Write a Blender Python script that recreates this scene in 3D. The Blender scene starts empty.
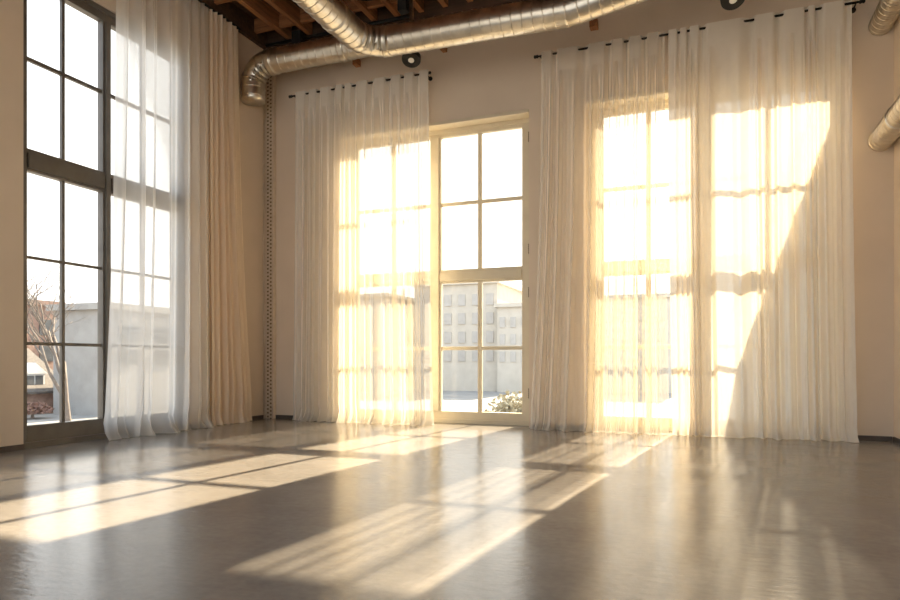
import bpy, bmesh, math, random
from mathutils import Vector, Matrix
S = bpy.context.scene
COL = S.collection
rnd = random.Random(7)

# ------------------------------------------------------------------ camera
H, FPX, YAW = 0.90, 659.0, math.radians(21.15)
cam_data = bpy.data.cameras.new('camera')
cam = bpy.data.objects.new('camera', cam_data); COL.objects.link(cam)
cam.location = (0, 0, H); cam.rotation_euler = (math.pi/2, 0, YAW)
cam_data.sensor_width = 36.0; cam_data.lens = 36.0*FPX/900.0
cam_data.shift_y = 61.0/900.0
cam_data.clip_start = 0.05; cam_data.clip_end = 600
S.camera = cam

# ------------------------------------------------------------------ sky, sun, exposure
SUN_TAN, SUN_EL = 0.10, 0.62                       # azimuth (dx/dy) and elevation (dz/horizontal)
sdir = Vector((SUN_TAN, 1.0, SUN_EL*math.sqrt(1+SUN_TAN**2))).normalized()
world = bpy.data.worlds.new('sky'); S.world = world; world.use_nodes = True
wn, wl = world.node_tree.nodes, world.node_tree.links
wn.clear()
wo = wn.new('ShaderNodeOutputWorld'); bg = wn.new('ShaderNodeBackground')
tc = wn.new('ShaderNodeTexCoord'); sep = wn.new('ShaderNodeSeparateXYZ')
ramp = wn.new('ShaderNodeValToRGB')
ramp.color_ramp.elements[0].position = 0.0; ramp.color_ramp.elements[0].color = (1.0, 0.97, 0.93, 1)
ramp.color_ramp.elements[1].position = 0.6; ramp.color_ramp.elements[1].color = (0.68, 0.84, 1.04, 1)
dot = wn.new('ShaderNodeVectorMath'); dot.operation = 'DOT_PRODUCT'; dot.inputs[1].default_value = sdir
glow = wn.new('ShaderNodeMapRange'); glow.inputs[1].default_value = 0.3; glow.inputs[2].default_value = 1.0
mixc = wn.new('ShaderNodeMix'); mixc.data_type = 'RGBA'; mixc.inputs[7].default_value = (1.25, 1.16, 1.0, 1)
wl.new(tc.outputs['Generated'], sep.inputs[0]); wl.new(sep.outputs[2], ramp.inputs[0])
wl.new(tc.outputs['Generated'], dot.inputs[0]); wl.new(dot.outputs['Value'], glow.inputs[0])
wl.new(glow.outputs[0], mixc.inputs[0]); wl.new(ramp.outputs[0], mixc.inputs[6])
wl.new(mixc.outputs[2], bg.inputs[0]); wl.new(bg.outputs[0], wo.inputs[0])
bg.inputs[1].default_value = 0.58
sun_d = bpy.data.lights.new('sun', 'SUN'); sun = bpy.data.objects.new('sun', sun_d); COL.objects.link(sun)
sun.rotation_euler = sdir.to_track_quat('Z', 'Y').to_euler()
sun_d.energy = 6.1; sun_d.color = (1.0, 0.83, 0.585); sun_d.angle = math.radians(0.6)
S.view_settings.view_transform = 'Standard'; S.view_settings.look = 'None'
S.view_settings.exposure = 2.1; S.view_settings.gamma = 1.0
S.view_settings.use_curve_mapping = False
S.cycles.max_bounces = 14; S.cycles.diffuse_bounces = 7; S.cycles.glossy_bounces = 5
S.cycles.transmission_bounces = 8; S.cycles.transparent_max_bounces = 48
S.cycles.sample_clamp_indirect = 12.0
S.cycles.use_denoising = True

# ------------------------------------------------------------------ materials
def mat(name):
    m = bpy.data.materials.new(name); m.use_nodes = True
    n = m.node_tree.nodes; return m, n, m.node_tree.links, n['Principled BSDF'], n['Material Output']
def noise_mat(name, c1, c2, scale=6.0, rough=0.7, metal=0.0, bump=0.0, bscale=60.0, stretch=(1, 1, 1), spec=0.5, detail=6):
    m, n, l, p, o = mat(name)
    t = n.new('ShaderNodeTexCoord'); mp = n.new('ShaderNodeMapping'); mp.inputs['Scale'].default_value = stretch
    nz = n.new('ShaderNodeTexNoise'); nz.inputs['Scale'].default_value = scale; nz.inputs['Detail'].default_value = detail
    r = n.new('ShaderNodeValToRGB')
    r.color_ramp.elements[0].position = 0.3; r.color_ramp.elements[0].color = (*c1, 1)
    r.color_ramp.elements[1].position = 0.7; r.color_ramp.elements[1].color = (*c2, 1)
    l.new(t.outputs['Object'], mp.inputs[0]); l.new(mp.outputs[0], nz.inputs['Vector']); l.new(nz.outputs['Fac'], r.inputs[0])
    l.new(r.outputs[0], p.inputs['Base Color'])
    p.inputs['Roughness'].default_value = rough; p.inputs['Metallic'].default_value = metal
    p.inputs['Specular IOR Level'].default_value = spec
    if bump > 0:
        b2 = n.new('ShaderNodeTexNoise'); b2.inputs['Scale'].default_value = bscale; b2.inputs['Detail'].default_value = 4
        bp = n.new('ShaderNodeBump'); bp.inputs['Strength'].default_value = bump; bp.inputs['Distance'].default_value = 0.01
        l.new(mp.outputs[0], b2.inputs['Vector']); l.new(b2.outputs['Fac'], bp.inputs['Height']); l.new(bp.outputs[0], p.inputs['Normal'])
    return m
def fabric(name, col, openness, transl=0.6, weave=900.0):
    """woven sheer: the open share between threads shrinks with the slant the light crosses it at"""
    m, n, l, p, o = mat(name); n.remove(p)
    g = n.new('ShaderNodeNewGeometry')
    d = n.new('ShaderNodeVectorMath'); d.operation = 'DOT_PRODUCT'
    l.new(g.outputs['Normal'], d.inputs[0]); l.new(g.outputs['Incoming'], d.inputs[1])
    a = n.new('ShaderNodeMath'); a.operation = 'ABSOLUTE'; l.new(d.outputs['Value'], a.inputs[0])
    mx = n.new('ShaderNodeMath'); mx.operation = 'MAXIMUM'; mx.inputs[1].default_value = 0.08; l.new(a.outputs[0], mx.inputs[0])
    dv = n.new('ShaderNodeMath'); dv.operation = 'DIVIDE'; dv.inputs[0].default_value = 1.0; l.new(mx.outputs[0], dv.inputs[1])
    pw = n.new('ShaderNodeMath'); pw.operation = 'POWER'; pw.inputs[0].default_value = openness; l.new(dv.outputs[0], pw.inputs[1])
    tcn = n.new('ShaderNodeTexCoord'); nz = n.new('ShaderNodeTexNoise'); nz.inputs['Scale'].default_value = 14
    cr = n.new('ShaderNodeValToRGB')
    cr.color_ramp.elements[0].color = (col[0]*0.96, col[1]*0.955, col[2]*0.94, 1); cr.color_ramp.elements[1].color = (*col, 1)
    l.new(tcn.outputs['Object'], nz.inputs['Vector']); l.new(nz.outputs['Fac'], cr.inputs[0])
    df = n.new('ShaderNodeBsdfDiffuse'); tl = n.new('ShaderNodeBsdfTranslucent'); tr = n.new('ShaderNodeBsdfTransparent')
    l.new(cr.outputs[0], df.inputs[0]); l.new(cr.outputs[0], tl.inputs[0])
    m1 = n.new('ShaderNodeMixShader'); m1.inputs[0].default_value = transl
    l.new(df.outputs[0], m1.inputs[1]); l.new(tl.outputs[0], m1.inputs[2])
    m2 = n.new('ShaderNodeMixShader'); l.new(pw.outputs[0], m2.inputs[0])
    l.new(m1.outputs[0], m2.inputs[1]); l.new(tr.outputs[0], m2.inputs[2]); l.new(m2.outputs[0], o.inputs['Surface'])
    return m
def glass_mat():
    m, n, l, p, o = mat('window_glass'); n.remove(p)
    tr = n.new('ShaderNodeBsdfTransparent'); tr.inputs[0].default_value = (0.985, 0.99, 0.985, 1)
    gl = n.new('ShaderNodeBsdfGlossy'); gl.inputs['Roughness'].default_value = 0.02
    fr = n.new('ShaderNodeFresnel'); fr.inputs['IOR'].default_value = 1.35
    sc = n.new('ShaderNodeMath'); sc.operation = 'MULTIPLY'; sc.inputs[1].default_value = 0.6; l.new(fr.outputs[0], sc.inputs[0])
    mx = n.new('ShaderNodeMixShader'); l.new(sc.outputs[0], mx.inputs[0]); l.new(tr.outputs[0], mx.inputs[1]); l.new(gl.outputs[0], mx.inputs[2])
    l.new(mx.outputs[0], o.inputs['Surface']); return m
def floor_mat():
    m, n, l, p, o = mat('polished_concrete')
    t = n.new('ShaderNodeTexCoord')
    mp = n.new('ShaderNodeMapping'); mp.inputs['Scale'].default_value = (1, 1, 1)
    l.new(t.outputs['Object'], mp.inputs[0])
    n1 = n.new('ShaderNodeTexNoise'); n1.inputs['Scale'].default_value = 1.3; n1.inputs['Detail'].default_value = 8; n1.inputs['Roughness'].default_value = 0.65
    n2 = n.new('ShaderNodeTexNoise'); n2.inputs['Scale'].default_value = 22; n2.inputs['Detail'].default_value = 5
    l.new(mp.outputs[0], n1.inputs['Vector']); l.new(mp.outputs[0], n2.inputs['Vector'])
    ad = n.new('ShaderNodeMath'); ad.operation = 'MULTIPLY_ADD'; ad.inputs[1].default_value = 0.45; l.new(n2.outputs['Fac'], ad.inputs[0]); l.new(n1.outputs['Fac'], ad.inputs[2])
    r = n.new('ShaderNodeValToRGB')
    r.color_ramp.elements[0].position = 0.45; r.color_ramp.elements[0].color = (*FLOOR_A, 1)
    r.color_ramp.elements[1].position = 0.95; r.color_ramp.elements[1].color = (*FLOOR_B, 1)
    l.new(ad.outputs[0], r.inputs[0]); l.new(r.outputs[0], p.inputs['Base Color'])
    rr = n.new('ShaderNodeMapRange'); rr.inputs[3].default_value = 0.10; rr.inputs[4].default_value = 0.26
    l.new(n1.outputs['Fac'], rr.inputs[0]); l.new(rr.outputs[0], p.inputs['Roughness'])
    p.inputs['Specular IOR Level'].default_value = 0.42
    n3 = n.new('ShaderNodeTexNoise'); n3.inputs['Scale'].default_value = 16; n3.inputs['Detail'].default_value = 6; n3.inputs['Roughness'].default_value = 0.6
    mp2 = n.new('ShaderNodeMapping'); mp2.inputs['Scale'].default_value = (0.55, 1.5, 1); mp2.inputs['Rotation'].default_value = (0, 0, math.radians(-21))
    l.new(t.outputs['Object'], mp2.inputs[0]); l.new(mp2.outputs[0], n3.inputs['Vector'])
    bp = n.new('ShaderNodeBump'); bp.inputs['Strength'].default_value = 0.16; bp.inputs['Distance'].default_value = 0.012
    l.new(n3.outputs['Fac'], bp.inputs['Height']); l.new(bp.outputs[0], p.inputs['Normal'])
    return m
FLOOR_A, FLOOR_B = (0.185, 0.166, 0.147), (0.285, 0.258, 0.23)
M = {}
M['floor'] = floor_mat()
M['plaster'] = noise_mat('beige_plaster', (0.70, 0.585, 0.46), (0.735, 0.615, 0.485), 2.5, 0.85, bump=0.05, bscale=120)
M['skirting'] = noise_mat('dark_skirting', (0.07, 0.055, 0.045), (0.10, 0.08, 0.065), 8, 0.5)
M['timber'] = noise_mat('orange_brown_timber', (0.22, 0.085, 0.03), (0.46, 0.20, 0.075), 3.0, 0.65, bump=0.2, bscale=30, stretch=(9, 0.8, 9))
M['timber_x'] = noise_mat('orange_brown_timber_cross', (0.22, 0.085, 0.03), (0.46, 0.20, 0.075), 3.0, 0.65, bump=0.2, bscale=30, stretch=(0.8, 9, 9))
M['deck'] = noise_mat('dark_plank_deck', (0.05, 0.024, 0.012), (0.11, 0.052, 0.024), 2.5, 0.75, bump=0.2, bscale=30, stretch=(0.8, 8, 8))
M['galv'] = noise_mat('galvanised_steel', (0.62, 0.57, 0.48), (0.80, 0.74, 0.64), 9, 0.30, metal=1.0, bump=0.06, bscale=22)
M['strut'] = noise_mat('beige_painted_steel', (0.58, 0.475, 0.36), (0.66, 0.545, 0.42), 9, 0.5)
M['black'] = noise_mat('black_steel', (0.012, 0.011, 0.010), (0.022, 0.02, 0.018), 9, 0.55, spec=0.25)
M['lens'] = noise_mat('white_lamp_lens', (0.72, 0.70, 0.66), (0.85, 0.83, 0.80), 90, 0.25)
M['cream'] = noise_mat('cream_window_paint', (0.66, 0.58, 0.43), (0.71, 0.63, 0.47), 6, 0.45)
M['casing'] = noise_mat('pale_cream_trim', (0.66, 0.57, 0.42), (0.72, 0.63, 0.47), 6, 0.5)
M['bronze'] = noise_mat('dark_bronze_frame', (0.13, 0.115, 0.098), (0.17, 0.15, 0.13), 6, 0.38, metal=0.2)
M['hinge'] = noise_mat('aged_brass_hinge', (0.18, 0.14, 0.09), (0.26, 0.2, 0.12), 20, 0.4, metal=0.8)
M['glass'] = glass_mat()
M['sheer'] = fabric('ivory_sheer', (0.94, 0.89, 0.80), 0.44, 0.13)
M['light_sheer'] = fabric('lightest_ivory_sheer', (0.93, 0.87, 0.77), 0.60, 0.16)
M['voile'] = fabric('ivory_denser_voile', (0.93, 0.87, 0.77), 0.11, 0.20)
M['white_sheer'] = fabric('white_sheer', (0.93, 0.93, 0.93), 0.38, 0.66)
M['linen'] = fabric('tan_linen', (0.90, 0.78, 0.63), 0.02, 0.30)
M['brick'] = noise_mat('weathered_brick', (0.24, 0.15, 0.115), (0.33, 0.225, 0.185), 4, 0.9)
M['stone'] = noise_mat('pale_stone', (0.50, 0.45, 0.375), (0.56, 0.51, 0.43), 1.5, 0.9)
M['concrete'] = noise_mat('grey_render', (0.30, 0.285, 0.265), (0.36, 0.345, 0.325), 1.5, 0.9)
M['siding'] = noise_mat('blue_grey_siding', (0.50, 0.55, 0.58), (0.57, 0.62, 0.65), 3, 0.8, stretch=(0.2, 0.2, 8))
M['tiles'] = noise_mat('grey_roof_tiles', (0.075, 0.065, 0.06), (0.13, 0.115, 0.105), 10, 0.85, bump=0.5, bscale=25)
M['farglass'] = noise_mat('far_window_glass', (0.40, 0.37, 0.33), (0.46, 0.43, 0.39), 2, 0.25)
M['darkglass'] = noise_mat('dark_window_glass', (0.08, 0.085, 0.09), (0.13, 0.135, 0.14), 2, 0.2)
M['whitepaint'] = noise_mat('white_joinery', (0.75, 0.75, 0.74), (0.8, 0.8, 0.79), 5, 0.6)
M['bark'] = noise_mat('grey_bark', (0.12, 0.10, 0.085), (0.19, 0.16, 0.14), 6, 0.9)
M['leaf'] = noise_mat('dull_green_leaf', (0.30, 0.26, 0.17), (0.42, 0.37, 0.25), 4, 0.8)
M['redleaf'] = noise_mat('dark_red_leaf', (0.16, 0.08, 0.06), (0.28, 0.17, 0.13), 4, 0.8)
M['paving'] = noise_mat('pale_paving', (0.22, 0.205, 0.19), (0.30, 0.285, 0.265), 0.6, 0.9)

# ------------------------------------------------------------------ helpers
def tag(o, label=None, cat=None, group=None, kind=None):
    if label: o['label'] = label
    if cat: o['category'] = cat
    if group: o['group'] = group
    if kind: o['kind'] = kind
    return o
def empty(name, loc=(0, 0, 0)):
    o = bpy.data.objects.new(name, None); COL.objects.link(o); o.location = loc; o.empty_display_size = 0.1; return o
def link(name, bm, m, parent=None, smooth=False):
    me = bpy.data.meshes.new(name)
    bmesh.ops.recalc_face_normals(bm, faces=bm.faces[:])
    bm.to_mesh(me); bm.free()
    if smooth:
        for p in me.polygons: p.use_smooth = True
    me.materials.append(M[m] if isinstance(m, str) else m)
    o = bpy.data.objects.new(name, me); COL.objects.link(o)
    if parent is not None:
        o.parent = parent
        l = parent.location.copy(); q = parent.parent
        while q is not None: l += q.location; q = q.parent
        me.transform(Matrix.Translation(-l))                # vertices are written in world space
    return o
def box(bm, x0, x1, y0, y1, z0, z1, bev=0.0):
    v = [bm.verts.new((x, y, z)) for x in (x0, x1) for y in (y0, y1) for z in (z0, z1)]
    fs = [bm.faces.new([v[i] for i in f]) for f in ((0, 1, 3, 2), (4, 6, 7, 5), (0, 4, 5, 1), (2, 3, 7, 6), (0, 2, 6, 4), (1, 5, 7, 3))]
    if bev > 0:
        es = list({e for f in fs for e in f.edges})
        bmesh.ops.bevel(bm, geom=es, offset=bev, segments=2, affect='EDGES', profile=0.6)
def tube(bm, pts, radii, seg=12, caps=True):
    rings = []; up = None
    n = len(pts); pts = [Vector(p) for p in pts]
    if not isinstance(radii, (list, tuple)): radii = [radii]*n
    for i, p in enumerate(pts):
        t = (pts[min(i+1, n-1)] - pts[max(i-1, 0)]).normalized()
        if up is None:
            up = Vector((0, 0, 1)) if abs(t.z) < 0.9 else Vector((1, 0, 0))
        a = t.cross(up).normalized(); b = a.cross(t).normalized(); up = b
        rings.append([bm.verts.new(p + (a*math.cos(2*math.pi*k/seg) + b*math.sin(2*math.pi*k/seg))*radii[i]) for k in range(seg)])
    for i in range(n-1):
        for k in range(seg):
            bm.faces.new((rings[i][k], rings[i][(k+1) % seg], rings[i+1][(k+1) % seg], rings[i+1][k]))
    if caps:
        bm.faces.new(rings[0][::-1]); bm.faces.new(rings[-1])
def NB(): return bmesh.new()
def wall_plan(bm, axis, p0, p1, a0, a1, z0, z1, holes):
    """wall slab between planes p0 and p1 with rectangular holes (a0, a1, z0, z1)"""
    As = sorted({a0, a1, *[h[0] for h in holes], *[h[1] for h in holes]})
    for i in range(len(As)-1):
        s, e = As[i], As[i+1]; mid = (s+e)/2
        hs = sorted([(h[2], h[3]) for h in holes if h[0] < mid < h[1]])
        z = z0; segs = []
        for lo, hi in hs:
            if lo > z: segs.append((z, lo))
            z = hi
        if z < z1: segs.append((z, z1))
        for lo, hi in segs:
            if axis == 'x': box(bm, s, e, p0, p1, lo, hi)
            else: box(bm, p0, p1, s, e, lo, hi)

# ------------------------------------------------------------------ room shell
XL, XR, YB, YF, ZC = -6.47, 1.975, 8.68, -1.7, 6.10
W1 = (-5.15, -2.215, 0.0, 4.30); W3 = (-1.48, 1.53, 0.0, 4.30); WL = (4.69, 6.95, 0.0, 5.0); WL2 = (0.0, 3.9, 0.0, 5.0); WF = [(-6.1, -2.5, 0.15, 5.3), (-2.0, 1.6, 0.15, 5.3)]  # WL2 and WF: out-of-frame openings added to let in fill daylight
bm = NB(); box(bm, XL-0.3, XR+0.3, YF-0.3, YB+0.39, -0.25, 0.0); tag(link('floor', bm, 'floor'), 'polished beige-grey concrete floor with sun patches', 'floor', kind='structure')
bm = NB(); wall_plan(bm, 'x', YB, YB+0.38, XL-0.3, XR+0.3, 0.0, ZC+0.2, [W1, W3]); tag(link('wall_back', bm, 'plaster'), 'beige plaster wall with the two curtained windows', 'wall', kind='structure')
bm = NB(); wall_plan(bm, 'y', XL-0.26, XL, YF, YB, 0.0, ZC+0.2, [WL, WL2]); tag(link('wall_left', bm, 'plaster'), 'beige plaster wall with the tall dark framed window', 'wall', kind='structure')
bm = NB(); box(bm, XR, XR+0.25, YF, YB, 0, ZC+0.2); tag(link('wall_right', bm, 'plaster'), 'plain beige plaster wall the two round ducts run along', 'wall', kind='structure')
bm = NB(); wall_plan(bm, 'x', YF-0.25, YF, XL-0.26, XR+0.25, 0, ZC+0.2, WF); tag(link('wall_front', bm, 'plaster'), 'plain beige plaster wall behind the viewer', 'wall', kind='structure')
bm = NB()
nb = 42
for i in range(nb):
    y0 = YF + (YB-YF)*i/nb; y1 = YF + (YB-YF)*(i+1)/nb
    box(bm, XL, XR, y0+0.003, y1-0.003, ZC, ZC+0.04)
box(bm, XL, XR, YF, YB, ZC+0.04, ZC+0.18)
tag(link('ceiling', bm, 'deck'), 'dark brown timber plank ceiling above the joists', 'ceiling', kind='structure')
def skirt(name, segs):
    bm = NB()
    for s in segs: box(bm, *s, 0.0, 0.055, 0.004)
    tag(link(name, bm, 'skirting'), 'thin dark skirting strip along the foot of the ' + name.split('_')[1] + ' wall', 'skirting', kind='structure')
skirt('baseboard_back', [(XL+0.02, W1[0], YB-0.02, YB-0.001), (W1[1]+0.06, W3[0], YB-0.02, YB-0.001), (W3[1], XR-0.02, YB-0.02, YB-0.001)])
skirt('baseboard_left', [(XL+0.001, XL+0.02, YF, WL[0]), (XL+0.001, XL+0.02, WL[1], YB-0.02)])
skirt('baseboard_right', [(XR-0.02, XR-0.001, YF, YB-0.02)])

# ------------------------------------------------------------------ windows
def window(name, label, axis, plane, outer, cols, rows, rail, stiles, fm, depth=0.075, casing=None, hinges=()):
    """cols: glazed leaves as lists of (a0, a1) panes; rows: lists of (z0, z1); one pane per cell"""
    a0, a1, z0, z1 = outer
    org = ((a0+a1)/2, plane, 0) if axis == 'x' else (plane, (a0+a1)/2, 0)
    root = empty(name, org); tag(root, label, 'window', kind='structure')
    def bx(bm, s, e, lo, hi, d, off=0.0, bev=0.004):
        p0, p1 = plane+off-d/2, plane+off+d/2
        if axis == 'x': box(bm, s, e, p0, p1, lo, hi, bev)
        else: box(bm, p0, p1, s, e, lo, hi, bev)
    first, last = cols[0][0][0], cols[-1][-1][1]
    zb, zt = rows[0][0], rows[-1][1]
    bm = NB()
    bx(bm, a0, first, z0, z1, depth); bx(bm, last, a1, z0, z1, depth)
    bx(bm, first, last, z0, zb, depth); bx(bm, first, last, zt, z1, depth)
    sgn = -1 if axis == 'x' else 1
    bx(bm, a0, a1, z0, z0+0.06, 0.04, sgn*(depth/2+0.018)); bx(bm, a0, a1, z1-0.055, z1, 0.03, sgn*(depth/2+0.013))
    bx(bm, a0, a0+0.05, z0+0.06, z1-0.055, 0.03, sgn*(depth/2+0.013)); bx(bm, a1-0.05, a1, z0+0.06, z1-0.055, 0.03, sgn*(depth/2+0.013))
    link('frame', bm, fm, root)
    for s, e in stiles:
        bm = NB(); bx(bm, s, e, zb, zt, depth); bx(bm, s+0.025, e-0.025, zb, zt, 0.03, sgn*(depth/2+0.013)); link('mullion', bm, fm, root)
    for leaf in cols:
        s, e = leaf[0][0], leaf[-1][1]
        bm = NB(); bx(bm, s, e, rail[0], rail[1], depth); bx(bm, s, e, rail[0]+0.03, rail[1]-0.05, 0.03, sgn*(depth/2+0.013)); link('rail', bm, fm, root)
        bm = NB()
        for k in range(len(leaf)-1): 
            for lo, hi in ((zb, rail[0]), (rail[1], zt)): bx(bm, leaf[k][1], leaf[k+1][0], lo, hi, 0.045)
        for k in range(len(rows)-1):
            if abs(rows[k][1]-rail[0]) > 0.01:
                for pa, pb in leaf: bx(bm, pa, pb, rows[k][1], rows[k+1][0], 0.040)
        link('glazing_bar', bm, fm, root)
        for pa, pb in leaf:
            for lo, hi in rows:
                bm = NB(); bx(bm, pa-0.004, pb+0.004, lo-0.004, hi+0.004, 0.006, 0, 0); link('pane', bm, 'glass', root)
    for a, z in hinges:
        bm = NB(); bx(bm, a-0.012, a+0.012, z-0.07, z+0.07, 0.03, -depth/2-0.03, 0.004)
        for k in range(5): bx(bm, a-0.017, a+0.017, z-0.062+k*0.029, z-0.046+k*0.029, 0.036, -depth/2-0.03, 0.003)
        link('hinge', bm, 'hinge', root)
    if casing:
        bm = NB(); y = YB
        box(bm, a0+0.002, a1-0.002, y-0.02, y+0.05, 4.30-0.05, 4.30-0.002, 0.006); box(bm, a0+0.002, a1-0.002, y+0.05, y+0.25, 4.30-0.035, 4.30-0.002, 0.004)
        link('header_casing', bm, 'casing', root)
    return root
K = (8.68+0.29)/8.80                                  # the frames stand deep in the reveal
def kz(z): return H+(z-H)*K
ROWS = [(0.17, kz(1.055)), (kz(1.105), kz(2.01)), (kz(2.20), kz(3.115)), (kz(3.165), kz(4.10))]
RAIL = (kz(2.01), kz(2.20)); ZTOP = kz(4.205)
def kx(*leaf): return [(a*K, b*K) for a, b in leaf]
GY = YB+0.29
window('window_1', 'cream framed double window, its right half uncurtained, left of the wide window', 'x', GY, (W1[0], W1[1], 0.0, ZTOP),
       [kx((-4.88, -4.322), (-4.263, -3.70)), kx((-3.53, -2.977), (-2.918, -2.335))], ROWS, RAIL, [(-3.70*K, -3.53*K)], 'cream', casing=True,
       hinges=[(-2.265, 0.45), (-2.265, 1.85), (-2.265, 2.45), (-2.265, 4.0)])
window('window_2', 'wide cream framed double window behind the sheer curtains by the right wall', 'x', GY, (W3[0], W3[1], 0.0, ZTOP),
       [kx((-1.24, -0.702), (-0.643, -0.11)), kx((0.12, 0.688), (0.747, 1.34))], ROWS, RAIL, [(-0.11*K, 0.12*K)], 'cream', casing=True)
window('window_3', 'tall dark bronze framed window in the left wall', 'y', XL-0.10, WL,
       [[(4.77, 5.185), (5.22, 5.69)], [(5.80, 6.28), (6.315, 6.80)]], [(0.23, 1.065), (1.10, 1.965), (1.995, 2.87), (3.10, 4.02), (4.06, 4.86)],
       (2.87, 3.10), [(5.69, 5.80)], 'bronze', depth=0.09)
LR = [(0.23, 1.065), (1.10, 1.965), (1.995, 2.87), (3.10, 4.02), (4.06, 4.86)]
window('window_4', 'added out-of-view bronze framed window in the left wall nearer the viewer, for fill daylight', 'y', XL-0.10, WL2,  # window added out of frame to bring soft daylight onto walls and curtains
       [[(0.08, 0.97), (1.01, 1.90)], [(2.00, 2.89), (2.93, 3.82)]], LR, (2.87, 3.10), [(1.90, 2.00)], 'bronze', depth=0.09)
for i, w in enumerate(WF):  # both added behind the camera to raise the room's ambient light
    a = w[0]; b = w[1]; m_ = (a+b)/2
    window('window_%d' % (5+i), 'added unseen bronze framed window behind the viewer, for fill daylight', 'x', YF-0.12, w,
           [[(a+0.09, (a+m_)/2), ((a+m_)/2+0.04, m_-0.06)], [(m_+0.06, (b+m_)/2), ((b+m_)/2+0.04, b-0.09)]],
           [(0.35, 1.25), (1.29, 2.0), (2.2, 3.6), (3.64, 5.16)], (2.0, 2.2), [(m_-0.06, m_+0.06)], 'bronze', depth=0.09)
bm = NB()
for w in (W1, W3): box(bm, w[0]+0.001, w[1]-0.001, GY-0.03, GY+0.08, ZTOP+0.001, 4.30)
tag(link('trim_1', bm, 'casing'), 'cream strip closing the gap over the heads of the cream windows', 'trim', kind='structure')

# ------------------------------------------------------------------ ceiling timber
JX = [-5.98 + 0.37*i for i in range(11)]
for i, x in enumerate(JX):
    bm = NB(); box(bm, x-0.04, x+0.04, YF+0.01, YB-0.082, 5.86, ZC-0.001, 0.004)
    j = link('ceiling_joist', bm, 'timber')
    tag(j, 'orange-brown timber joist running under the dark plank ceiling', 'beam', 'parallel ceiling joists')
bm = NB(); box(bm, XL+0.002, XR-0.002, YB-0.08, YB-0.001, 5.72, ZC-0.001, 0.005)
tag(link('ledger_beam', bm, 'deck'), 'dark timber ledger along the top of the back wall carrying the joist ends', 'beam')
bm = NB(); box(bm, XL+0.001, XL+0.075, YF+0.01, YB-0.082, 5.79, ZC-0.001, 0.005)
tag(link('ledger_beam', bm, 'deck'), 'dark timber rim beam along the top of the left wall above the white curtain', 'beam')
for i in range(-1, len(JX)-1):
    for y in (6.35 + (0.08 if i % 2 else -0.08), 7.35 + (0.07 if i % 2 else -0.07), 8.3):
        bm = NB(); box(bm, (JX[i]+0.0415 if i >= 0 else XL+0.077), JX[i+1]-0.0415, y-0.03, y+0.03, 5.90, ZC-0.001, 0.004)
        tag(link('joist_blocking', bm, 'timber_x'), 'short timber block bridging two neighbouring ceiling joists', 'beam', 'blocking between the joists')
for x, z, w, h, lab in ((-4.82, 5.33, 0.08, 0.10, 'small brown timber beam end on the wall under the far duct'),
                  (-1.34, 5.26, 0.10, 0.12, 'small brown timber beam end on the wall above the wide curtains'),
                  (-3.43, 5.30, 0.07, 0.07, 'small reddish timber beam end on the wall right of the spotlight under the duct')):
    bm = NB(); box(bm, x-w/2, x+w/2, YB-0.12, YB-0.001, z-h/2, z+h/2, 0.006)
    tag(link('beam_end', bm, 'timber'), lab, 'beam end')

# ------------------------------------------------------------------ ducts
def duct_path(pts, bend):
    """polyline with rounded corners, dense samples"""
    pts = [Vector(p) for p in pts]; out = [pts[0]]
    for i in range(1, len(pts)-1):
        a, b, c = pts[i-1], pts[i], pts[i+1]
        d0, d1 = (a-b).normalized(), (c-b).normalized()
        ang = d0.angle(d1); t = bend/math.tan(ang/2)
        p0, p1 = b+d0*t, b+d1*t
        cen = b + (d0+d1).normalized()*(bend/math.sin(ang/2))
        e0, e1 = (p0-cen), (p1-cen); w = e0.angle(e1)
        for k in range(25):
            u = k/24
            out.append(cen + e0*(math.sin((1-u)*w)/math.sin(w)) + e1*(math.sin(u*w)/math.sin(w)))
    out.append(pts[-1]); return out
def resample(path, pitch):
    L = [0.0]
    for i in range(1, len(path)): L.append(L[-1]+(path[i]-path[i-1]).length)
    res = []
    def at(s):
        s = max(0, min(L[-1], s))
        for i in range(1, len(L)):
            if s <= L[i] or i == len(L)-1:
                f = (s-L[i-1])/max(1e-9, L[i]-L[i-1]); return path[i-1].lerp(path[i], min(1, f))
    return L[-1], at
def duct(name, label, pts, r, bend, pitch=0.125, collars=(), group=None, open_end=False):
    path = duct_path(pts, bend); L, at = resample(path, pitch)
    root = empty(name, pts[-1]); tag(root, label, 'duct', group)
    P, R = [], []
    s = 0.0
    while s < L:
        for ds, dr in ((0, 0), (0.03, 0), (0.45, 0), (0.84, 0), (0.88, 0), (0.895, 0.0045), (0.955, 0.0045), (0.97, 0)):
            q = s+ds*pitch
            if q < L: P.append(at(q)); R.append(r+dr)
        s += pitch
    P.append(at(L)); R.append(r)
    bm = NB(); tube(bm, P, R, 36); o = link('duct_pipe', bm, 'galv', root, True)
    for c in collars:
        bm = NB(); tube(bm, [at(c-0.05), at(c-0.045), at(c-0.02), at(c+0.02), at(c+0.045), at(c+0.05)], [r+0.002, r+0.012, r+0.008, r+0.008, r+0.012, r+0.002], 36)
        link('collar', bm, 'galv', root, True)
    return root
duct('ventilation_duct', 'large galvanised duct turning a right angle and running along in front of the back wall',
     [(-4.06, -1.3, 4.955), (-4.06, 7.5, 4.955), (-1.45, 7.5, 4.90), (1.62, 7.5, 5.42)], 0.178, 0.36, collars=(8.05, 8.95))
duct('ventilation_duct', 'galvanised duct in the far corner with its end elbowed down towards the floor',
     [(-3.85, 8.06, 5.28), (-6.245, 8.06, 5.28), (-6.245, 8.06, 4.74)], 0.172, 0.30, collars=(0.85, 2.05))
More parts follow.
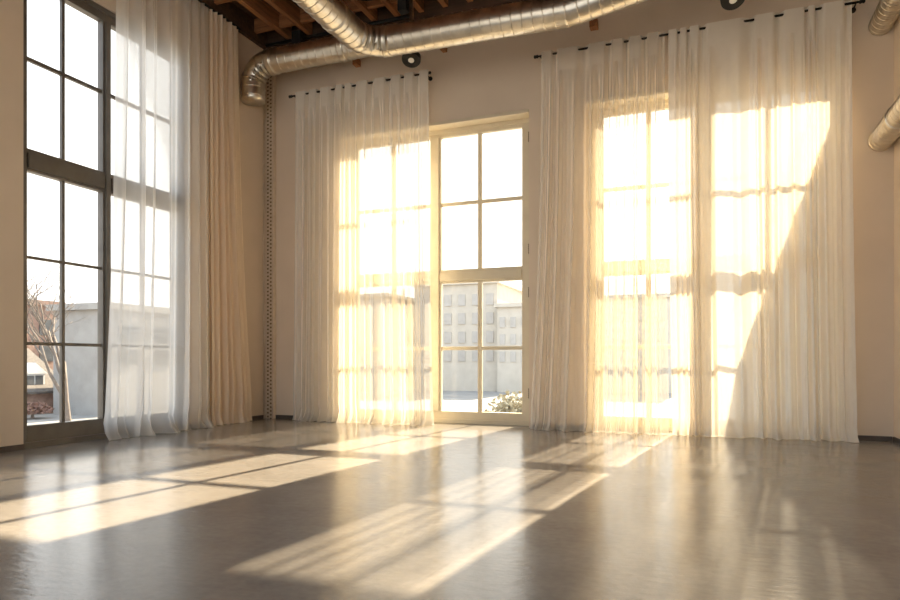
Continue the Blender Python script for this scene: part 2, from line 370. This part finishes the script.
duct('ventilation_duct', 'upper of the two small round ducts along the right wall', [(1.842, YF+0.02, 4.68), (1.842, YB-0.01, 4.68)], 0.118, 0.2, pitch=0.10, collars=(9.6,))
duct('ventilation_duct', 'lower of the two small round ducts along the right wall', [(1.842, YF+0.02, 3.38), (1.842, YB-0.01, 3.38)], 0.122, 0.2, pitch=0.10, collars=(9.6,))

# black conduits and boxes under the joists
def conduit(label, pts, r, bend=0.1):
    bm = NB(); tube(bm, duct_path(pts, bend), r, 12); tag(link('conduit', bm, 'black', None, True), label, 'pipe')
conduit('thin black pipe along the top of the back wall under the joist ends', [(XL+0.08, YB-0.112, 5.825), (-3.9, YB-0.112, 5.825)], 0.026)
conduit('black pipe bent at a right angle above the large duct', [(-4.42, 4.0, 5.80), (-4.42, 7.9, 5.80), (-1.6, 7.9, 5.80)], 0.04, 0.28)
bm = NB(); box(bm, -5.80, -5.64, 8.38, 8.50, 5.60, 5.855, 0.012); tag(link('junction_box', bm, 'black'), 'black junction box hanging near the far corner under the joists', 'junction box')
bm = NB(); box(bm, -3.72, -3.60, 7.72, 7.84, 5.44, 5.856, 0.01); tag(link('junction_box', bm, 'black'), 'black junction box hanging above the large duct by its bend', 'junction box')

# ------------------------------------------------------------------ vertical pipe and perforated channel in the corner
bm = NB(); tube(bm, [(-6.453, YB-0.09, 0.0), (-6.453, YB-0.09, 5.7)], 0.013, 12); tag(link('riser_pipe', bm, 'strut', None, True), 'thin beige vertical pipe in the far corner beside the perforated channel', 'pipe')
ch = empty('perforated_channel', (-6.31, YB-0.05, 0)); tag(ch, 'beige perforated steel channel standing upright on the back wall near the corner', 'channel')
x0, x1, yf = -6.432, -6.292, YB-0.075
bm = NB(); hgt = 5.70; nr = 96; st = hgt/nr
for a, b in ((x0, x0+0.026), (x0+0.060, x0+0.080), (x0+0.114, x1)): box(bm, a, b, yf-0.004, yf, 0, hgt)
for j in range(nr+1):
    for a, b, o_ in ((x0+0.026, x0+0.060, 0.0), (x0+0.080, x0+0.114, 0.5)):
        z = (j+o_)*st
        if z < hgt: box(bm, a, b, yf-0.004, yf, max(0, z-0.016), min(hgt, z+0.016))
link('perforated_face', bm, 'strut', ch)
bm = NB(); box(bm, x0-0.006, x0-0.0005, yf-0.004, YB-0.001, 0, hgt); link('flange', bm, 'strut', ch)
bm = NB(); box(bm, x1+0.0005, x1+0.006, yf-0.004, YB-0.001, 0, hgt); link('flange', bm, 'strut', ch)
bm = NB(); box(bm, x0, x1, yf+0.012, yf+0.016, 0, hgt); link('hole_shade_plate', bm, 'hinge', ch)  # added plate, its darker colour standing for shade deep in the holes

# ------------------------------------------------------------------ spotlights
def spotlight(label, x, y, z, ztop):
    root = empty('ceiling_spotlight', (x, y, z)); tag(root, label, 'spotlight', 'spotlights hung in front of the back wall')
    ax = Vector((0.10, -0.42, -0.9)).normalized(); c = Vector((x, y, z))
    bm = NB(); tube(bm, [c-ax*0.10, c-ax*0.095, c-ax*0.02, c-ax*0.015, c+ax*0.035, c+ax*0.045, c+ax*0.045, c+ax*0.02], [0.05, 0.075, 0.085, 0.125, 0.125, 0.118, 0.086, 0.08], 36)
    link('housing', bm, 'black', root, False)
    bm = NB(); tube(bm, [c+ax*0.021, c+ax*0.036, c+ax*0.044, c+ax*0.046], [0.079, 0.078, 0.060, 0.02], 28); link('lens', bm, 'lens', root, True)
    bm = NB(); tube(bm, [c-ax*0.085, Vector((x, y, z+0.18)), Vector((x, y, ztop-0.02))], 0.028, 14); link('stem', bm, 'galv', root, True)
    bm = NB(); tube(bm, [(x, y, ztop-0.03), (x, y, ztop-0.001)], [0.07, 0.075], 24); link('ceiling_rose', bm, 'black', root)
spotlight('black round spotlight under the bent duct above the narrow curtain', -3.60, 7.9, 4.885, 5.80)
spotlight('black round spotlight above the wide curtains', 0.28, 7.75, 4.83, ZC)

# ------------------------------------------------------------------ curtain rods
def rod(label, x0, x1, y, z):
    root = empty('curtain_rod', ((x0+x1)/2, y, z)); tag(root, label, 'curtain rod')
    bm = NB(); tube(bm, [(x0, y, z), (x1, y, z)], 0.013, 12); link('pole', bm, 'black', root, True)
    for x, s in ((x0, -1), (x1, 1)):
        bm = NB(); tube(bm, [(x, y, z), (x+s*0.012, y, z), (x+s*0.03, y, z), (x+s*0.05, y, z), (x+s*0.06, y, z)], [0.013, 0.024, 0.017, 0.024, 0.012], 14); link('finial', bm, 'black', root, True)
        bm = NB(); q = x - s*0.025; tube(bm, [(q, y, z), (q, YB-0.015, z)], 0.009, 8); tube(bm, [(q, YB-0.018, z), (q, YB-0.001, z)], 0.03, 16); link('bracket', bm, 'black', root)
RY = YB-0.19
rod('short thin black curtain rod over the narrow sheer curtain', -5.86, -3.63, RY, 4.93)
rod('long thin black curtain rod over the two wide sheer curtains', -2.04, 1.60, RY, 4.90)
rl = empty('curtain_track', (-6.34, 6.7, 5.72)); tag(rl, 'thin dark curtain track high on the left wall', 'curtain track')
bm = NB(); box(bm, -6.353, -6.327, 5.45, 7.88, 5.735, 5.76, 0.003); link('track', bm, 'black', rl)
for y in (5.6, 6.7, 7.8):
    bm = NB(); box(bm, -6.469, -6.353, y-0.012, y+0.012, 5.737, 5.757, 0.003); link('bracket', bm, 'black', rl)

# ------------------------------------------------------------------ curtains
def curtain(name, label, m, axis, plane, a0, a1, z_top, folds, amp_t, amp_b, dens=(), seed=0, flare=(0.0, 0.0), puddle=0.11, header=True, rodz=None, ncol=None, hem=0.0):
    """a hanging cloth: fold phase accumulates along the rod, faster where the cloth is bunched"""
    R = random.Random(seed); L = a1-a0
    nC = ncol or int(L*190); nR = 54
    ss = [L*i/nC for i in range(nC+1)]
    cum = [0.0]; rho = []
    def dens_at(s):
        return 1.0 + sum(a*math.exp(-((s+a0-c)/w)**2) for c, w, a in dens)
    wob = [(R.uniform(0.8, 3.2), R.uniform(0, 6.28), R.uniform(0.15, 0.4)) for _ in range(4)]
    for i in range(nC):
        s = (ss[i]+ss[i+1])/2
        q = dens_at(s)*(1+sum(A*math.sin(f*s*2.4+p) for f, p, A in wob)*0.45)
        cum.append(cum[-1]+max(0.15, q))
    tot = cum[-1]; ph = [2*math.pi*folds*c/tot for c in cum]
    p1, p2, p3 = R.uniform(0, 6), R.uniform(0, 6), R.uniform(0, 6)
    sgn = -1 if axis == 'x' else 1
    bm = NB(); vv = []
    for r in range(nR+1):
        f = r/nR
        z = z_top*(1-f)**1.0 if True else 0
        v = 1-z/z_top                                    # 0 top .. 1 floor
        row = []
        for i, s in enumerate(ss):
            A = amp_t+(amp_b-amp_t)*v**0.7
            t = s/L
            edge = min(1.0, 6*min(t, 1-t)+0.25)
            P = ph[i]; drift = 0.9*v*math.sin(0.21*P+p1) + 0.35*v*v*math.sin(0.5*P+p2)
            w = math.sin(P+drift) + 0.38*math.sin(1.93*P+p2+0.6*v) + 0.30*math.sin(0.47*P+p3+drift) + 0.16*math.sin(3.07*P+p1-0.5*v)
            off = A*w*edge/1.3
            if header and rodz is not None and v < 0.12:
                hd = 0.024 - 0.06*max(0.0, math.cos(P*0.5+0.8))**2.5        # slips behind the rod in short dips
                k = max(0.0, min(1.0, (v-0.045)/0.075)); k = k*k*(3-2*k)
                off = hd*(1-k) + off*k
            x = a0+s
            x += (flare[0]*(1-t)+flare[1]*t)*v*v
            x += 0.012*v*math.sin(P*0.5+p1)
            zz = z
            if v > 0.955:                                   # the cloth breaks on the floor and rolls into the room
                q = min(1.0, (v-0.955)/0.045)
                off += puddle*q*q*(0.65+0.5*math.sin(0.8*P+p3)+0.3*math.sin(0.33*P+p2))
                zz = max(0.004, z_top*0.045*(1-q)**1.6 + 0.02*math.sin(q*3.14)*(1+math.sin(0.8*P+p1))) + hem*0
            else:
                off += 0.02*v
            if axis == 'x': co = (x, plane+sgn*off, zz)
            else: co = (plane+sgn*off, x, zz)
            row.append(bm.verts.new(co))
        vv.append(row)
    for r in range(nR):
        for i in range(nC):
            bm.faces.new((vv[r][i], vv[r][i+1], vv[r+1][i+1], vv[r+1][i]))
    org = ((a0+a1)/2, plane, 0) if axis == 'x' else (plane, (a0+a1)/2, 0)
    # the body, and the doubled top hem stitched onto it
    o = link(name, bm, m, None, True); o.location = org; o.data.transform(Matrix.Translation(-Vector(org)))
    tag(o, label, 'curtain')
    if header:
        bm = NB(); hr = 4; rows = []
        rr = [r for r in range(nR+1) if r/nR < 0.062]
        for r in rr:
            rows.append([bm.verts.new(Vector(vv_co) ) for vv_co in [(o.data.vertices[r*(nC+1)+i].co + Vector(org) + (Vector((0, -0.004, 0)) if axis == 'x' else Vector((0.004, 0, 0)))) for i in range(nC+1)]])
        for r in range(len(rows)-1):
            for i in range(nC): bm.faces.new((rows[r][i], rows[r][i+1], rows[r+1][i+1], rows[r+1][i]))
        link('top_hem', bm, m, o, True)
    return o
curtain('sheer_curtain', 'narrow ivory sheer curtain half covering the back window beside the corner', 'sheer', 'x', RY, -5.80, -3.60, 4.97, 19, 0.045, 0.066,
        dens=((-5.55, 0.18, 0.8), (-4.95, 0.10, 0.9), (-4.0, 0.12, 0.5)), seed=3, flare=(-0.03, 0.06), rodz=4.93)
curtain('sheer_curtain', 'thinner ivory sheer curtain on the half of the wide window nearer the bare window', 'light_sheer', 'x', RY, -2.00, -0.46, 4.94, 12, 0.046, 0.072,
        dens=((-1.85, 0.12, 0.9), (-0.55, 0.10, 0.6)), seed=11, flare=(-0.16, 0.05), rodz=4.90)
curtain('sheer_curtain', 'denser ivory curtain on the half of the wide window nearer the right wall', 'voile', 'x', RY, -0.42, 1.53, 4.94, 16, 0.045, 0.066,
        dens=((-0.25, 0.2, 2.2), (1.12, 0.06, 3.2), (0.55, 0.05, 1.2), (1.45, 0.08, 0.6)), seed=23, flare=(0.05, 0.05), rodz=4.90)
curtain('sheer_curtain', 'white sheer curtain drawn across the tall dark framed window', 'white_sheer', 'y', -6.33, 5.69, 7.22, 5.73, 7, 0.035, 0.085,
        dens=((6.95, 0.3, 0.8),), seed=5, flare=(-0.20, 0.03), puddle=0.12, header=False, ncol=330)
curtain('linen_curtain', 'opaque tan curtain in even folds between the white sheer and the corner duct', 'linen', 'y', -6.34, 7.24, 7.84, 5.73, 6, 0.05, 0.06,
        seed=8, flare=(0.02, 0.31), puddle=0.05, header=False, ncol=220)

# ------------------------------------------------------------------ outdoors
GZ = -2.0
bm = NB(); box(bm, -220, 200, YB+1.0, 320, GZ-0.4, GZ); box(bm, -220, XL-1.2, -120, YB+1.0, GZ-0.4, GZ)
tag(link('ground', bm, 'paving'), 'pale paved ground outside the windows', 'ground', kind='structure')
def building(name, label, x0, x1, y0, y1, z1, m, face, nx, nz, cat='building', zlo=0.5, wm='farglass', ws=0.5):
    root = empty(name, ((x0+x1)/2, (y0+y1)/2, GZ)); tag(root, label, cat)
    bm = NB(); box(bm, x0, x1, y0, y1, GZ, z1); link('wall', bm, m, root)
    bm = NB(); box(bm, x0-0.25, x1+0.25, y0-0.25, y1+0.25, z1+0.005, z1+0.35); link('parapet', bm, m, root)
    a0, a1 = (x0, x1) if face == 'y' else (y0, y1)
    for i in range(nx):
        for k in range(nz):
            c = a0+(a1-a0)*(i+0.5)/nx; w = (a1-a0)/nx*ws/2; hz = (z1-0.6-zlo)/nz; lo = zlo+hz*k+hz*0.2; hi = lo+hz*0.6
            bm = NB()
            if face == 'y': box(bm, c-w, c+w, y0-0.08, y0-0.005, lo, hi)
            else: box(bm, x1+0.005, x1+0.08, c-w, c+w, lo, hi)
            link('window', bm, wm, root)
    return root
building('office_block', 'tall pale office block seen through the bare window panes', -27.0, -18.4, 60, 72, 8.3, 'stone', 'y', 6, 4)
building('office_block', 'lower pale block stepping down right of the tall office block', -18.1, -15.0, 59, 70, 5.9, 'stone', 'y', 3, 3)
building('office_block', 'pale low block behind the thinner sheer curtain', -12.0, -1.6, 62, 74, 6.6, 'stone', 'y', 7, 3)
building('office_block', 'pale block left of the tall office block behind the narrow curtain', -42.0, -29.0, 58, 70, 7.2, 'stone', 'y', 7, 4)
building('brick_building', 'large flat roofed brick building at the far left beyond the bare tree', -54, -43, 21.0, 33.9, 4.75, 'brick', 'x', 6, 2, wm='darkglass')
building('grey_building', 'grey flat topped building beyond the white sheer curtain', -33, -29, 25.6, 46.0, 3.6, 'concrete', 'x', 8, 2, wm='darkglass')
def gable_house(name, label, x0, x1, y0, y1, ze, slope, m, over=0.16, dormer=False, axis='y'):
    """gable end facing -Y (axis y) or +X (axis x)"""
    root = empty(name, ((x0+x1)/2, (y0+y1)/2, GZ)); tag(root, label, 'house')
    def V(a, b, z): return (a, b, z) if axis == 'y' else (b, a, z)
    A0, A1, B0, B1 = (x0, x1, y0, y1) if axis == 'y' else (y0, y1, x0, x1)
    mid = (A0+A1)/2; zr = ze+(mid-A0)*slope
    bm = NB()
    ring = [(A0, GZ), (A1, GZ), (A1, ze), (mid, zr), (A0, ze)]
    f = [bm.verts.new(V(a, B0, z)) for a, z in ring]; g = [bm.verts.new(V(a, B1, z)) for a, z in ring]
    bm.faces.new(f); bm.faces.new(g[::-1])
    for i in range(5): bm.faces.new((f[i], g[i], g[(i+1) % 5], f[(i+1) % 5]))
    link('wall', bm, m, root)
    for s in (-1, 1):
        bm = NB(); e = A0-over if s < 0 else A1+over
        ze2 = ze-over*slope; th = 0.12
        pr = [(mid, zr+0.01), (e, ze2+0.01), (e, ze2+th), (mid, zr+th+0.06)]
        f = [bm.verts.new(V(a, B0-over, z)) for a, z in pr]; g = [bm.verts.new(V(a, B1+over, z)) for a, z in pr]
        bm.faces.new(f); bm.faces.new(g[::-1])
        for i in range(4): bm.faces.new((f[i], g[i], g[(i+1) % 4], f[(i+1) % 4]))
        link('roof', bm, 'tiles', root)
    return root, V, (A0, A1, B0, B1, mid, zr)
h, V, d = gable_house('gabled_house', 'blue-grey gabled house close outside the wide window', 0.70, 4.9, 10.5, 16.5, 2.33, 2.8, 'siding')
bm = NB(); box(bm, 1.25, 2.05, 10.44, 10.495, -0.4, 1.0); o = link('window', bm, 'farglass', h)
bm = NB(); box(bm, 1.15, 2.15, 10.42, 10.44, -0.5, -0.41); box(bm, 1.15, 2.15, 10.42, 10.44, 1.01, 1.1); link('window_trim', bm, 'whitepaint', h)
h, V, d = gable_house('brick_house', 'brick house with a white dormer window beyond the dark framed window', -41.0, -34.0, 18.0, 27.2, -0.7, 0.62, 'brick', over=0.3, axis='y')
bm = NB(); box(bm, -36.0, -34.3, 24.9, 26.1, -0.75, 0.2); o = link('dormer', bm, 'whitepaint', h)
for k in range(2):
    bm = NB(); box(bm, -34.29, -34.25, 25.02+0.52*k, 25.44+0.52*k, -0.55, 0.1); link('dormer_window', bm, 'darkglass', h)
bm = NB(); v = [bm.verts.new(c) for c in ((-34.2, 24.8, 0.2), (-34.2, 26.2, 0.2), (-34.2, 25.5, 0.8), (-36.6, 24.8, 0.2), (-36.6, 26.2, 0.2), (-36.6, 25.5, 0.8))]
for f in ((0, 1, 2), (5, 4, 3), (0, 2, 5, 3), (1, 4, 5, 2), (0, 3, 4, 1)): bm.faces.new([v[i] for i in f])
link('dormer_roof', bm, 'whitepaint', h)
# bare tree
def bare_tree(label, base, height, seed, spread=0.42):
    R = random.Random(seed)
    root = empty('bare_tree', base); tag(root, label, 'tree')
    bmT, bmB = NB(), NB()
    def grow(bm, p, d, ln, r, depth):
        pts, rad = [p], [r]; q = p
        for k in range(4):
            w_ = 0.05 if depth == 0 else 0.16
            d = (d+Vector((R.uniform(-w_, w_), R.uniform(-w_, w_), R.uniform(-.05, .12)))).normalized()
            q = q+d*ln/4; pts.append(q); rad.append(r*(1-0.30*(k+1)/4))
        tube(bm, pts, rad, 6 if depth > 1 else 10)
        if depth < 6:
            for j in range(3 if depth < 4 else 2):
                ax = Vector((R.uniform(-1, 1), R.uniform(-1, 1), R.uniform(-0.1, 0.5))).normalized()
                nd = (d+ax*spread*(1.0+0.15*depth)).normalized(); nd.z = max(nd.z, 0.25 if depth < 3 else 0.05)
                grow(bmB, pts[R.choice((2, 3, 4))], nd, ln*R.uniform(0.62, 0.8), rad[-1]*0.78, depth+1)
    grow(bmT, Vector(base), Vector((0, 0, 1)), height*0.30, height*0.0125, 0)
    link('trunk', bmT, 'bark', root, True); link('branches', bmB, 'bark', root, True)
bare_tree('tall bare leafless tree outside the dark framed window', (-22.0, 17.7, GZ), 9.6, 4, 0.62)
bare_tree('smaller bare tree left of the tall bare one', (-27.5, 16.6, GZ), 6.4, 9)
def bush(label, c, r, hgt, seed, lm='leaf'):
    R = random.Random(seed); root = empty('bush', c); tag(root, label, 'bush')
    bm = NB()
    for k in range(1300):
        v = Vector((R.gauss(0, 1), R.gauss(0, 1), abs(R.gauss(0, 1)))).normalized()*R.uniform(0.55, 1.0)*(1+0.2*math.sin(5*k))
        p = Vector((c[0]+v.x*r, c[1]+v.y*r, c[2]+0.3+v.z*hgt))
        a = Vector((R.uniform(-1, 1), R.uniform(-1, 1), R.uniform(-1, 1))).normalized()*0.12*r; b = a.cross(Vector((R.uniform(-1, 1), R.uniform(-1, 1), R.uniform(-1, 1)))).normalized()*0.06*r
        bm.faces.new([bm.verts.new(q) for q in (p-a, p+b, p+a, p-b)])
    link('foliage', bm, lm, root)
    bm = NB(); tube(bm, [c, (c[0], c[1], c[2]+hgt*0.6)], [0.12*r, 0.05*r], 8); link('stem', bm, 'bark', root)
bush('round pale green bush outside the bare window', (-6.8, 24.0, GZ), 1.0, 1.3, 2)
bush('low dark reddish bush in front of the brick house', (-31.5, 23.3, GZ), 0.8, 0.5, 6, 'redleaf')
